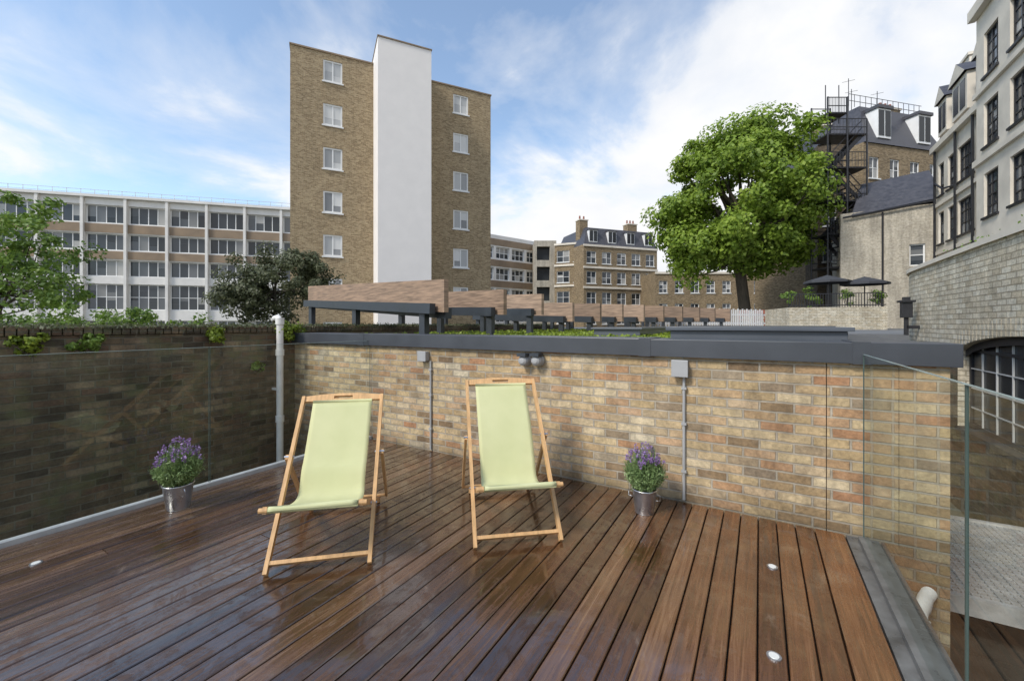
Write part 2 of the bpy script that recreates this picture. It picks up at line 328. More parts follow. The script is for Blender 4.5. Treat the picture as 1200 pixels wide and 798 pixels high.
# ---------------------------------------------------------------- facade
def facade(parent,A,B,z0,z1,wins,wall,depth=10,recess=.15,fr=.07,frame=None,glass=None,name='walls',extra=None,roofmat=None,sill=False):
    frame=frame or M['winframe']; glass=glass or M['glass']
    A=Vector((A[0],A[1],0));B=Vector((B[0],B[1],0)); Lr=(B-A).length; d=(B-A).normalized(); n=Vector((d.y,-d.x,0))
    def loc(a,o,z): q=A+d*a+n*o; return (q.x,q.y,z)
    mb=MB(); ss=sorted(set([0,Lr]+[round(w[i],4) for w in wins for i in (0,1) if 0<w[i]<Lr])); zs=sorted(set([z0,z1]+[round(w[i],4) for w in wins for i in (2,3) if z0<w[i]<z1]))
    for i in range(len(ss)-1):
        sm=(ss[i]+ss[i+1])/2; col_w=[w for w in wins if w[0]<sm<w[1]]
        run=None
        for j in range(len(zs)-1):
            zm=(zs[j]+zs[j+1])/2
            hole=any(w[2]<zm<w[3] for w in col_w)
            if hole:
                if run is not None: mb.poly([loc(ss[i],0,run),loc(ss[i+1],0,run),loc(ss[i+1],0,zs[j]),loc(ss[i],0,zs[j])]); run=None
            elif run is None: run=zs[j]
        if run is not None: mb.poly([loc(ss[i],0,run),loc(ss[i+1],0,run),loc(ss[i+1],0,z1),loc(ss[i],0,z1)])
    mb.poly([loc(0,0,z0),loc(0,-depth,z0),loc(0,-depth,z1),loc(0,0,z1)]); mb.poly([loc(Lr,0,z0),loc(Lr,0,z1),loc(Lr,-depth,z1),loc(Lr,-depth,z0)])
    mb.poly([loc(0,-depth,z0),loc(Lr,-depth,z0),loc(Lr,-depth,z1),loc(0,-depth,z1)]); mb.poly([loc(0,0,z1),loc(Lr,0,z1),loc(Lr,-depth,z1),loc(0,-depth,z1)],1)
    fm=MB(); gm=MB()
    for w in wins:
        a0,a1,b0,b1=w[:4]; nv,nh=(w[4],w[5]) if len(w)>5 else (2,2)
        mb.poly([loc(a0,0,b0),loc(a0,-recess,b0),loc(a0,-recess,b1),loc(a0,0,b1)]); mb.poly([loc(a1,0,b0),loc(a1,0,b1),loc(a1,-recess,b1),loc(a1,-recess,b0)])
        mb.poly([loc(a0,0,b1),loc(a0,-recess,b1),loc(a1,-recess,b1),loc(a1,0,b1)]); mb.poly([loc(a0,0,b0),loc(a1,0,b0),loc(a1,-recess,b0),loc(a0,-recess,b0)])
        for (x0,x1,y0,y1) in ((a0,a0+fr,b0,b1),(a1-fr,a1,b0,b1),(a0+fr,a1-fr,b0,b0+fr),(a0+fr,a1-fr,b1-fr,b1)): fm.box(x0,x1,-recess-.03,-recess+.05,y0,y1,0,loc)
        for k in range(1,nv): x=a0+(a1-a0)*k/nv; fm.box(x-fr*.4,x+fr*.4,-recess-.03,-recess+.035,b0+fr,b1-fr,0,loc)
        for k in range(1,nh): y=b0+(b1-b0)*k/nh; fm.box(a0+fr,a1-fr,-recess-.03,-recess+.03,y-fr*.35,y+fr*.35,0,loc)
        for k in range(nv):
            xa=a0+(a1-a0)*k/nv; xb=a0+(a1-a0)*(k+1)/nv
            for h in range(nh):
                ya=b0+(b1-b0)*h/nh; yb=b0+(b1-b0)*(h+1)/nh
                if random.random()<.4:
                    ym=ya+(yb-ya)*random.choice((.35,.5,.6,.75))
                    gm.poly([loc(xa+.003,-recess,ym+.003),loc(xb-.003,-recess,ym+.003),loc(xb-.003,-recess,yb-.003),loc(xa+.003,-recess,yb-.003)]); yb=ym
                gm.poly([loc(xa+.003,-recess,ya+.003),loc(xb-.003,-recess,ya+.003),loc(xb-.003,-recess,yb-.003),loc(xa+.003,-recess,yb-.003)])
        if sill: fm.box(a0-.08,a1+.08,-recess+.06,.08,b0-.09,b0-.003,0,loc)
    mb.done(name,[wall,roofmat or M['roofgrey']],parent)
    if wins: fm.done('window_frames',frame,parent); gm.done('window_panes',glass,parent)
    return loc,Lr
GZ=-1.2
# ---------------------------------------------------------------- ground
mb=MB(); mb.poly([(-600,-600,GZ),(600,-600,GZ),(600,600,GZ),(-600,600,GZ)]); mb.done('ground',M['ground'])
# ---------------------------------------------------------------- tower
g=grp('brick_apartment_tower')
def towerpt(u): r=(u-600)/F; Y=(61.9+12.2)/(2.18-r); return L(r*Y,Y),Y
A,_=towerpt(340);B,_=towerpt(438)
mk=lambda u,P0: (Vector(towerpt(u)[0])-Vector(P0)).length
st=2.95
def twins(sc,w,ztop): return [(sc-w/2,sc+w/2,ztop-k*st-1.45,ztop-k*st,2,1) for k in range(7) if ztop-k*st-1.5>GZ]
Yc=towerpt(390)[1]; zt=Z(72,Yc)
loc,l1=facade(g,A,B,GZ,19.8,twins(mk(390,A),1.2,zt),M['towerbrick'],12,fr=.10,recess=.1,sill=True,glass=M['curtain'])
mb=MB(); mb.box(-.05,l1,-12.05,.06,19.8,19.9,0,loc); mb.done('coping_left',M['brownpanel'],g)
A2,_=towerpt(498);B2,_=towerpt(575)
Yd=towerpt(540)[1]
loc2,l2=facade(g,A2,B2,GZ,19.6,twins(mk(540,A2),1.2,Z(112,Yd)),M['towerbrick'],12,fr=.10,recess=.1,name='walls_right',sill=True,glass=M['curtain'])
mb=MB(); mb.box(0,l2+.05,-12.05,.06,19.6,19.7,0,loc2); mb.done('coping_right',M['brownpanel'],g)
mb=MB(); mb.box(l1-.02,l1+3.5,-8,2.5,GZ,20.25,0,loc); mb.box(l1-.06,l1+3.54,-8.1,2.56,20.25,20.33,1,loc); mb.done('stair_core',[M['white'],M['brownpanel']],g)
mb=MB(); mb.box(l1+3.5,mk(498,A)+.02,-9,-.05,GZ,19.55,0,loc); mb.done('core_link',M['white'],g)
# ---------------------------------------------------------------- white office building (left)
g=grp('white_office_building')
def offpt(u): r=(u-600)/F; Y=250.6/(3.52-r); return L(r*Y,Y)
A=offpt(-70);B=offpt(420)
LL=(Vector(B)-Vector(A)).length
bay=4.7; wins=[]; zrows=[(15.0,17.4),(11.4,13.6),(7.9,10.1),(3.4,6.9),(-.6,2.0)]
n=int(LL/bay)
for i in range(n):
    for (za,zb) in zrows: wins.append((i*bay+.2,(i+1)*bay-.2,za,zb,4,2 if zb-za>2.5 else 1))
loc,Lr=facade(g,A,B,GZ,18.6,wins,M['whitegrid'],14,recess=.35,fr=.12)
mb=MB(); wm=MB()
for i in range(n+1):
    wm.box(i*bay-.16,i*bay+.16,0.003,.35,GZ,18.3,0,loc)
for za,zb in ((13.6,15.0),(10.1,11.4)):
    for i in range(n): mb.box(i*bay+.2,(i+1)*bay-.2,.003,.06,za+.12,zb-.12,0,loc)
wm.box(0,Lr,.0035,.45,18.3,18.65,0,loc)
mb.done('spandrel_panels',M['brownpanel'],g); wm.done('piers',M['whitegrid'],g)
mb=MB()
for i in range(0,int(Lr/1.5)): mb.box(i*1.5,i*1.5+.05,-.6,-.55,18.6,19.5,0,loc)
mb.box(0,Lr,-.6,-.55,19.45,19.5,0,loc); mb.box(0,Lr,-.6,-.55,19.0,19.04,0,loc); mb.done('roof_railing',M['galv'],g)
g=grp('white_office_building')
A=P(560,62);B=P(632,70); L1=(Vector(B)-Vector(A)).length
wins=[]
for i in range(4):
    for (za,zb) in ((11.6,13.4),(8.3,10.2),(5,7),(1.8,3.8)): wins.append((.3+i*L1/4,L1/4*(i+1)-.2,za,zb,3,2))
loc,_=facade(g,A,B,GZ,15.2,wins,M['whitegrid'],12,recess=.3,fr=.13)
mb=MB()
for z in (13.6,10.4,7.2): mb.box(0,L1,.003,.05,z,z+1.0,0,loc)
mb.done('spandrel_panels',M['brownpanel'],g)
g=grp('open_stair_tower')
A=P(626,64);B=P(652,64); L1=(Vector(B)-Vector(A)).length
loc,_=facade(g,A,B,GZ,14.3,[(.4,L1-1.0,z,z+2.1,1,1) for z in (11.3,8.2,5.1,2.0)],M['render2'],6,recess=.9,fr=.05,frame=M['black'],glass=M['darkglass'])
# ---------------------------------------------------------------- mid-distance brick terraces
def terrace(name,uA,YA,uB,YB,zt,rows,nw,ww,wh,wall,roofh=0,nv=2,nh=2,chim=(),depth=9,recess=.12,dorm=0,band=None,frame=None):
    g=grp(name); A=P(uA,YA);B=P(uB,YB); Lr=(Vector(B)-Vector(A)).length
    wins=[]
    for z in rows:
        for i in range(nw):
            cc=(i+.5)*Lr/nw; wins.append((cc-ww/2,cc+ww/2,z,z+wh,nv,nh))
    loc,_=facade(g,A,B,GZ,zt,wins,wall,depth,recess,sill=True,frame=frame)
    if roofh:
        mb=MB(); i=roofh*.35
        for q in ([(0,.1,zt),(Lr,.1,zt),(Lr-i,-i,zt+roofh),(i,-i,zt+roofh)],[(0,-depth,zt),(0,.1,zt),(i,-i,zt+roofh),(i,-depth+i,zt+roofh)],[(Lr,.1,zt),(Lr,-depth,zt),(Lr-i,-depth+i,zt+roofh),(Lr-i,-i,zt+roofh)],[(i,-i,zt+roofh),(Lr-i,-i,zt+roofh),(Lr-i,-depth+i,zt+roofh),(i,-depth+i,zt+roofh)],[(0,-depth,zt),(Lr,-depth,zt),(Lr-i,-depth+i,zt+roofh),(i,-depth+i,zt+roofh)]):
            mb.poly([loc(*k) for k in q])
        mb.done('mansard_roof',M['slate'],g)
        if dorm:
            dm=MB()
            for k in range(dorm):
                x=(k+.5)*Lr/dorm; w=.65
                dm.box(x-w,x+w,-1.6,.0,zt+roofh*.15,zt+roofh*.8,0,loc)
                dm.box(x-w-.1,x+w+.1,-1.7,.12,zt+roofh*.8,zt+roofh*.87,1,loc)
                for q in (-1,1): dm.box(x+q*w*.5-.26,x+q*w*.5+.26,.003,.03,zt+roofh*.2,zt+roofh*.76,2,loc)
            dm.done('dormers',[M['winframe'],M['slate'],M['darkglass']],g)
    if band:
        mb=MB()
        for z in band: mb.box(-.05,Lr+.05,.004,.14,z,z+.28,0,loc)
        mb.done('string_courses',M['stucco'],g)
    cm=MB()
    for (x,w,h) in chim:
        zz=zt+roofh*.4; cm.box(x-w/2,x+w/2,-3,-1.8,zz,zt+roofh+h,0,loc); cm.box(x-w/2-.08,x+w/2+.08,-3.08,-1.72,zt+roofh+h,zt+roofh+h+.15,1,loc)
        k=max(2,int(w/.45))
        for j in range(k):
            q=loc(x-w/2+(j+.5)*w/k,-2.4,0); cm.tube([(q[0],q[1],zt+roofh+h+.15),(q[0],q[1],zt+roofh+h+.75)],[.14,.11],8,2)
    if chim: cm.done('chimneys',[M['brownbrick'],M['stucco'],M['redbrick']],g)
    return g,loc,Lr
terrace('brick_mansion_block',650,62,690,60,13.4,(10.6,7.6,4.6,1.6),2,1.9,1.7,M['brownbrick'],0,band=(10.0,7.0,13.1))
terrace('brick_terrace_building',684,58,770,62,12.6,(10.0,7.2,4.3,1.5),5,1.5,1.7,M['brownbrick'],2.6,chim=((1.0,1.3,1.2),(9.2,1.6,1.2)),dorm=4,band=(9.3,6.5,12.35))
terrace('brick_terrace_building',768,55,935,55,8.4,(5.6,2.6),9,1.1,1.6,M['brownbrick'],0,nv=2,nh=3,band=(8.1,))
# ---------------------------------------------------------------- right hand buildings
g,loc,Lr=terrace('brick_mansard_house',1012,31,1106,33,15.0,(12.4,9.6,6.6),4,1.0,1.6,M['brownbrick'],3.4,chim=((5.6,1.6,.6),),dorm=2,depth=10,frame=M['winframe'])
mb=MB()
for a,hh in ((1.2,2.6),(1.5,1.8),(4.2,2.0)): q=loc(a,-2,0); mb.tube([(q[0],q[1],18.3),(q[0],q[1],18.4+hh)],.025,5); mb.beam((q[0]-.4,q[1],18.2+hh),(q[0]+.4,q[1],18.2+hh),.02,.02)
for i in range(14): q=loc(.3+i*Lr/14.5,-1.3,0); mb.tube([(q[0],q[1],18.35),(q[0],q[1],19.3)],.02,5)
for z in (18.8,19.3): mb.beam(loc(.3,-1.3,z),loc(Lr-.3,-1.3,z),.03,.03)
mb.done('aerials_and_roof_rail',M['black'],g)
g=grp('rendered_house'); A=P(985,27);B=P(1100,24.5); Lr=(Vector(B)-Vector(A)).length
loc,_=facade(g,A,B,GZ,8.6,[(Lr*.72,Lr*.72+.7,5.0,6.3,1,2)],M['render2'],6)
mb=MB(); 
mb.poly([loc(Lr*.12,.15,8.4),loc(Lr+.2,.15,8.9),loc(Lr+.2,-3.0,11.4),loc(Lr*.3,-3.0,11.1)]); mb.poly([loc(Lr*.12,.15,8.4),loc(Lr*.3,-3.0,11.1),loc(Lr*.12,-6,8.4)]); mb.poly([loc(Lr+.2,.15,8.9),loc(Lr+.2,-6,8.9),loc(Lr+.2,-3,11.4)])
mb.poly([loc(Lr*.12,-6,8.4),loc(Lr+.2,-6,8.9),loc(Lr+.2,-3.0,11.4),loc(Lr*.3,-3.0,11.1)])
mb.done('slate_roof',M['slate'],g)
mb=MB(); mb.tube([loc(Lr*.45,.08,1),loc(Lr*.45,.08,8.4)],.05,6); mb.tube([loc(.1,.2,8.3),loc(Lr,.22,8.75)],.06,6); mb.done('gutters',M['black'],g)
terrace('narrow_brick_house',958,33,1016,32,15.6,(12,9.2,6.4),2,.9,1.5,M['sootbrick'],1.6,chim=((1.0,1.0,.6),(3.0,.9,.5)))
# fire escape
g=grp('fire_escape'); mb=MB(); A=Vector(P(970,27.6)+(0,)); B=Vector(P(1016,27.6)+(0,)); d=(B-A).normalized(); n=Vector((d.y,-d.x,0)); Lr=(B-A).length
def fl(a,o,z): q=A+d*a+n*o; return (q.x,q.y,z)
zf=[5.2,7.4,9.6,11.8,14.0,15.4]
for a in (0,Lr*.5,Lr):
    for o in (0,-1.5): mb.tube([fl(a,o,GZ),fl(a,o,16.5 if a<Lr*.6 else 15.0)],.055,6)
for k,z in enumerate(zf):
    r1=Lr if k<5 else Lr*.5
    mb.box(0,r1,-1.5,0,z,z+.10,0,fl)
    for h in (.5,1.05): mb.beam(fl(0,.02,z+h),fl(r1,.02,z+h),.045,.045); mb.beam(fl(0,-1.5,z+h),fl(r1,-1.5,z+h),.045,.045)
    for j in range(14): mb.beam(fl(r1*j/13,.02,z),fl(r1*j/13,.02,z+1.05),.025,.025)
    if k<4:
        a,b=(Lr*.1,Lr*.9) if k%2 else (Lr*.9,Lr*.1)
        for o in (-.15,-.95): mb.beam(fl(a,o,z),fl(b,o,zf[k+1]),.06,.24)
        for h in (.5,1.0): mb.beam(fl(a,-.1,z+h),fl(b,-.1,zf[k+1]+h),.045,.045)
        for j in range(9): t=j/9; mb.box(min(a,b)+abs(b-a)*t,min(a,b)+abs(b-a)*t+.22,-.95,-.15,(z+(zf[k+1]-z)*(t if b>a else 1-t)),(z+(zf[k+1]-z)*(t if b>a else 1-t))+.04,0,fl)
for a in (.3,1.2): mb.tube([fl(a,-.6,15),fl(a,-.6,17.6)],.03,5)
mb.done('steel_frame',M['black'],g)
def tl(u): r=(u-600)/F; Y=10.14/(r-.591); return L(r*Y,Y),Y
g=grp('white_stucco_townhouse')
A,_=tl(1096);B,_=tl(1172); Lr=(Vector(B)-Vector(A)).length
wins=[]
for z in (3.3,6.0,8.7):
    for (x,w,nv) in ((Lr*.12,.8,2),(Lr*.30,.8,2),(Lr*.55,1.9,4),(Lr*.84,.9,2)): wins.append((x-w/2,x+w/2,z,z+1.75,nv,3))
loc,_=facade(g,A,B,GZ,11.6,wins,M['stucco'],9,recess=.14,fr=.07,frame=M['black'],sill=True)
mb=MB(); mb.box(-.1,Lr,.004,.22,11.3,11.62,0,loc); mb.box(-.05,Lr,.004,.1,5.4,5.6,0,loc); mb.box(-.05,Lr,.004,.1,8.1,8.3,0,loc); mb.done('cornices',M['stucco'],g)
mb=MB(); mb.poly([loc(0,.05,11.62),loc(Lr,.05,11.62),loc(Lr,-1.3,14.6),loc(0,-1.3,14.6)]); mb.poly([loc(0,-1.3,14.6),loc(Lr,-1.3,14.6),loc(Lr,-9,14.6),loc(0,-9,14.6)]); mb.poly([loc(0,.05,11.62),loc(0,-1.3,14.6),loc(0,-9,14.6),loc(0,-9,11.62)]); mb.done('mansard_roof',M['slate'],g)
dm=MB()
for x,w in ((Lr*.2,.6),(Lr*.5,.9),(Lr*.84,.7)):
    dm.box(x-w,x+w,-1.5,.12,11.9,13.7,0,loc)
    dm.poly([loc(x-w-.15,.25,13.7),loc(x+w+.15,.25,13.7),loc(x,.25,14.5)],0); dm.poly([loc(x-w-.15,.25,13.7),loc(x,.25,14.5),loc(x,-2,14.5),loc(x-w-.15,-2,13.7)],1); dm.poly([loc(x+w+.15,.25,13.7),loc(x+w+.15,-2,13.7),loc(x,-2,14.5),loc(x,.25,14.5)],1)
    for q in (-1,1): dm.box(x+q*w*.45-.2*w/.6,x+q*w*.45+.2*w/.6,.123,.14,12.1,13.45,2,loc)
dm.done('dormers',[M['stucco'],M['slate'],M['darkglass']],g)
dm=MB(); dm.box(.0,1.6,-2.2,-.9,13,15.8,0,loc); dm.box(-.08,1.68,-2.28,-.82,15.8,15.95,0,loc)
for j in range(4): q=loc(.2+j*.4,-1.5,0); dm.tube([(q[0],q[1],15.95),(q[0],q[1],16.5)],[.14,.11],8,1)
dm.done('chimney',[M['stucco'],M['redbrick']],g)
dm=MB()
for x in (.35,Lr*.43,Lr*.70,Lr*.97): dm.tube([loc(x,.12,1.5),loc(x,.12,11.3)],.06,6)
dm.tube([loc(.35,.12,9.5),loc(Lr*.2,.12,8.9),loc(Lr*.43,.12,8.6)],.05,6)
dm.done('drain_pipes',M['black'],g)
g=grp('white_stucco_townhouse')
A=loc(Lr,.7,0)[:2]; B=loc(Lr+6.5,.7,0)[:2]; wins=[]
for z in (3.0,5.9,8.8,11.7):
    for (x,w,nv) in ((1.3,1.2,3),(3.6,1.6,3),(5.6,.9,2)): wins.append((x-w/2,x+w/2,z,z+1.8,nv,4))
loc,Lr=facade(g,A,B,GZ,14.9,wins,M['stucco'],9,recess=.14,fr=.07,frame=M['black'],sill=True)
mb=MB(); mb.box(-.1,Lr,.004,.25,14.5,14.95,0,loc); mb.box(-.05,Lr,.004,.12,8.2,8.45,0,loc); mb.box(-.05,Lr,.004,.12,11.1,11.3,0,loc)
mb.box(.5,1.9,-1.6,-.5,14.9,16.6,1,loc)
for j in range(3): q=loc(.75+j*.42,-1.0,0); mb.tube([(q[0],q[1],16.6),(q[0],q[1],17.3)],[.15,.12],8,1)
mb.done('cornices_and_chimney',[M['stucco'],M['redbrick']],g)
# ---------------------------------------------------------------- trees
Y=30; cx,cy=P(866,Y)
f=lambda u,v,Y: P(u,Y)+(Z(v,Y),)
ex=[(f(815,290,29),(2.4,2.4,2.2),26),(f(890,165,30),(2.2,2.2,1.5),20),(f(935,235,30),(1.9,1.9,2.6),22),(f(862,172,30),(2.2,2.2,1.8),18),(f(797,255,30),(1.7,1.7,2.4),18),(f(920,290,30),(2.2,2.0,1.5),18)]
tree('plane_tree',(cx,cy,Z(240,Y)),(5.2,5.0,5.4),P(879,Y)+(GZ,),.42,170,240,1.0,.26,M['leaf'],shell=.45,extra=ex,limbs=40)
ex=[(f(370,330,19),(1.0,1.0,1.0),20),(f(285,345,19),(1.3,1.2,.9),22),(f(345,308,19),(1.2,1.2,.8),14)]
tree('olive_tree',P(322,20)+(3.2,),(2.5,2.1,1.75),P(325,20)+(GZ,),.12,80,140,.42,.13,M['leafdark'],shell=.25,extra=ex)
ex=[(f(40,300,12),(1.3,1.3,.8),22),(f(15,250,12),(1.2,1.2,.6),16),(f(60,345,12),(1.1,1.1,.6),18)]
tree('ash_tree',P(0,12)+(3.0,),(1.7,1.7,1.5),P(-5,12)+(GZ,),.07,40,60,.32,.12,M['leafmid'],shell=.2,extra=ex)
def shrub(name,cen,rad,nc,per,cr,leaf,mat):
    g=grp(name); pts,nr,cc=clumps(cen,rad,nc,per,cr,.2); leafmesh('leaves',pts,leaf,mat,g,normals=nr)
    mb=MB(); b=Vector((cen[0],cen[1],cen[2]-rad[2]*1.1))
    for i in range(7): t=Vector(cc[i%len(cc)]); mb.tube([b,b.lerp(t,.5)+Vector(rng.normal(size=3)*.05),t],[.02*rad[2]+.004,.012*rad[2]+.003,.003],5)
    mb.done('stems',M['bark'],g)
    return g
for u,v,w in ((95,374,.8),(160,370,.7),(30,378,.9),(215,384,.6)): shrub('garden_shrub',P(u,11)+(Z(v,11)-.1,),(w,w,.45),20,60,.22,.09,M['leafmid'])
pts,nr,_=clumps(P(150,15)+(1.0,),(5.5,1.0,.6),60,80,.4,.2); leafmesh('background_hedge',pts,.12,M['leafdark'],None,normals=nr)
# ---------------------------------------------------------------- deck
g=grp('timber_deck'); mb=MB()
pitch=.118; x=-4.37; XR=.52
xs=[]
while x+pitch<XR-.14: xs.append(x); x+=pitch
def board(x0,x1,y0,y1,z=0.0):
    b=.004; t=random.uniform(-.0007,.0007); t2=random.uniform(-.0007,.0007)
    k=len(mb.v)
    for y,tt in ((y0,t),(y1,t2)):
        for (a,e) in [(x0,z-.028),(x0,z-b-tt),(x0+b,z-tt),(x1-b,z+tt),(x1,z-b+tt),(x1,z-.028)]: mb.v.append((a,y,e))
    for i in range(5): mb.f.append((k+i,k+6+i,k+7+i,k+i+1)); mb.m.append(0)
    mb.f.append(tuple(k+i for i in range(6))); mb.m.append(0); mb.f.append(tuple(k+6+i for i in range(5,-1,-1))); mb.m.append(0)
for x in xs:
    w=pitch-.008; cuts=[-1.6]
    j=-1.6+random.uniform(.8,3.9)
    if random.random()<.45: cuts.append(j)
    cuts.append(3.775)
    for i in range(len(cuts)-1): board(x,x+w,cuts[i]+.002,cuts[i+1]-.002,random.uniform(-.0012,.0012))
board(xs[-1]+pitch,XR,-1.6,3.775,.002)
mb.done('boards',M['deck'],g)
mb=MB(); mb.box(-4.45,.72,-1.6,3.79,-.30,-.035); mb.done('substructure',M['soil'],g)
mb=MB(); mb.box(.53,.74,-1.6,3.79,-.28,-.004); mb.done('lead_edge_strip',M['lead'],g)
for (u,v) in ((42,660),(219,575),(905,664),(907,769),(333,572)):
    q=G(u,v); e=MB(); e.tube([(q[0],q[1],-.01),(q[0],q[1],.0045)],.030,24,0); e.tube([(q[0],q[1],.0),(q[0],q[1],.0065)],.021,20,1); e.done('deck_light',[M['galv'],M['lens']])
# ---------------------------------------------------------------- parapet brick wall
WX0,WX1,WY=-6.1,1.07,3.80
g=grp('brick_parapet_wall'); mb=MB(); mb.box(WX0-.3,.418,WY,WY+.33,GZ,1.22); mb.box(.424,WX1,WY,WY+.33,GZ,1.22); mb.box(WX1-.33,WX1-.002,WY+.33,14,GZ,1.22); mb.done('brickwork',M['wallbrick'],g)
mb=MB(); mb.box(.419,.423,WY+.01,WY+.03,0,1.2); mb.done('movement_joint',M['soil'],g)
mb=MB(); cuts=[WX0-.1,onY(427,WY)[0],onY(757,WY)[0],onY(1008,WY)[0],WX1+.05]
for i in range(4): mb.box(cuts[i]+.002,cuts[i+1]-.002,WY-.05,WY+.40,1.222,1.37+ (0.004 if i%2 else 0))
mb.box(WX1-.36,WX1+.045,WY+.402,14,1.222,1.36); mb.done('metal_coping',M['cap'],g,bevel=.004)
mb=MB()
for i in (1,2,3): mb.box(cuts[i]-.05,cuts[i]+.05,WY-.0535,WY+.403,1.219,1.377)
mb.done('coping_joint_straps',M['cap'],g)
g=grp('roof_light'); mb=MB(); mb.box(-.75,.62,4.32,6.6,1.25,1.44); mb.box(-.79,.66,4.28,6.64,1.441,1.475); mb.done('upstand',M['capside'],g,bevel=.004)
mb=MB(); mb.box(-.68,.55,4.4,6.5,1.476,1.485); mb.done('glazing',M['glass'],g)
g=grp('roof_light'); mb=MB(); mb.box(-2.2,-1.5,6.2,9.8,1.25,1.42); mb.box(-2.24,-1.46,6.16,9.84,1.421,1.45); mb.done('upstand',M['capside'],g,bevel=.004)
mb=MB(); mb.box(-2.1,-1.6,6.3,9.7,1.451,1.46); mb.done('glazing',M['glass'],g)
g=grp('flat_roof_building'); mb=MB(); mb.box(WX0-3,.72,WY+.335,14.0,GZ,1.27,0); mb.box(-16,12,14.003,34,GZ,1.25,0); mb.done('roof_slab',M['roofgrey'],g)
mb=MB(); mb.box(-5.8,.5,4.35,13.5,1.275,1.30); mb.done('sedum',M['sedum'],g)
pts=np.stack([rng.uniform(-5.6,.4,9000),rng.uniform(4.4,13.4,9000),1.30+.05*rng.random(9000)],1)
leafmesh('sedum_tufts',pts,.06,M['leafyel'],g)
# ---------------------------------------------------------------- timber baffles on steel frame
g=grp('timber_screen_structure'); tm=MB(); sm=MB()
R=[(523,5.6),(592,6.6),(636,8.0),(672,9.0),(704,9.8),(730,10.5),(755,11.1),(778,11.6),(800,12.1),(820,12.7),(838,13.3),(856,14)]
for i,(u,Yr) in enumerate(R):
    p=Vector(((u-600)/F*Yr,Yr)); dr=Vector((-5.3,5.6)).normalized()
    if i==0: q=Vector(((363-600)/F*9.6,9.6))
    else: q=p+dr*3.4
    hz=.44 if i<1 else (.40 if i<3 else .36)
    b0=Z(366,Yr) if i==0 else (Z(369,Yr) if i<3 else Z(377,Yr)); b1=Z(357,9.6) if i==0 else b0+.12
    if i>=3: hz=Z(352+i*.9,Yr)-b0
    pr=L(*p); ql=L(*q); a=Vector((pr[0],pr[1])); b=Vector((ql[0],ql[1])); d=(b-a).normalized(); n=Vector((-d.y,d.x))*.035
    v=[(a-n,b0),(b-n,b1),(b-n,b1+hz*.95),(a-n,b0+hz),(a+n,b0),(b+n,b1),(b+n,b1+hz*.95),(a+n,b0+hz)]
    k=len(tm.v); tm.v+=[(w.x,w.y,z) for w,z in v]
    for fc in ((0,1,2,3),(7,6,5,4),(0,4,5,1),(3,2,6,7),(1,5,6,2),(0,3,7,4)): tm.f.append(tuple(k+t for t in fc)); tm.m.append(0)
    o=Vector((-d.y,d.x))*.12; e0=a+d*.15+o; e1=b-d*.1+o
    sm.beam((e0.x,e0.y,b0+.05),(e1.x,e1.y,b1+.02),.09,.14)
    if i==0:
        e0=a+d*.1-o*.9; e1=b-o*.9
        sm.beam((e0.x,e0.y,b0-.01),(e1.x,e1.y,b1+.0),.10,.15)
    for t in (.08,.5,.93):
        w=a.lerp(b,t)+o*.6; sm.box(w.x-.05,w.x+.05,w.y-.05,w.y+.05,1.25,b0+(b1-b0)*t)
        sm.box(w.x-.11,w.x+.11,w.y-.11,w.y+.11,1.302,1.33)
tm.done('timber_planks',M['timber'],g); sm.done('steel_frame',M['steel'],g)
# ---------------------------------------------------------------- roof-edge small things
g=grp('picket_fence'); mb=MB(); A=Vector(P(760,15)); B=Vector(P(897,17.5)); Lr=(B-A).length; d=(B-A).normalized(); n=Vector((d.y,-d.x))
def pf(a,o,z): q=A+d*a+n*o; return (q.x,q.y,z)
k=int(Lr/.13)
for i in range(k): mb.box(i*.13,i*.13+.07,0,.02,1.3,2.08+.04*(i%2),0,pf)
for z in (1.5,1.85): mb.box(0,Lr,-.03,-.002,z,z+.07,0,pf)
mb.done('pickets',M['whitegrid'],g)
for u in (872,890):
    g=grp('garden_chair'); q=P(u,19); mb=MB()
    for a in (-.2,.2):
        for b in (-.2,.2): mb.tube([(q[0]+a,q[1]+b,1.25),(q[0]+a,q[1]+b,1.7 if b<0 else 2.15)],.02,6)
    mb.box(q[0]-.23,q[0]+.23,q[1]-.23,q[1]+.23,1.68,1.72); mb.box(q[0]-.22,q[0]+.22,q[1]+.19,q[1]+.22,1.85,2.15); mb.done('frame',M['redbrick'],g)
g=grp('terrace_wall'); A=P(925,20);B=P(1040,19)
loc,Lr=facade(g,A,B,GZ,Z(360,19.5),[],M['creambrick'],8)
g=grp('iron_railing'); mb=MB(); z0=Z(360,19.5); z1=z0+.62
for i in range(int(Lr/.11)): mb.box(i*.11,i*.11+.022,-.12,-.10,z0,z1,0,loc)
for z in (z0+.08,z1): mb.box(0,Lr,-.125,-.095,z,z+.04,0,loc)
mb.done('bars',M['black'],g)
for (a,zt) in ((2.3,Z(319,20)),(3.9,Z(322,20))):
    g=grp('garden_parasol'); mb=MB(); q=loc(a,-1.8,0); mb.tube([(q[0],q[1],z0),(q[0],q[1],zt)],.025,8)
    for i in range(8):
        t0=math.pi*2*i/8;t1=math.pi*2*(i+1)/8; R0=1.0
        a0=(q[0]+math.cos(t0)*R0,q[1]+math.sin(t0)*R0,zt-.32);a1=(q[0]+math.cos(t1)*R0,q[1]+math.sin(t1)*R0,zt-.32)
        mb.poly([(q[0],q[1],zt),a0,a1],1); mb.poly([a0,a1,(a1[0],a1[1],a1[2]-.1),(a0[0],a0[1],a0[2]-.1)],1)
    mb.done('canopy_and_pole',[M['black'],M['parasol']],g)
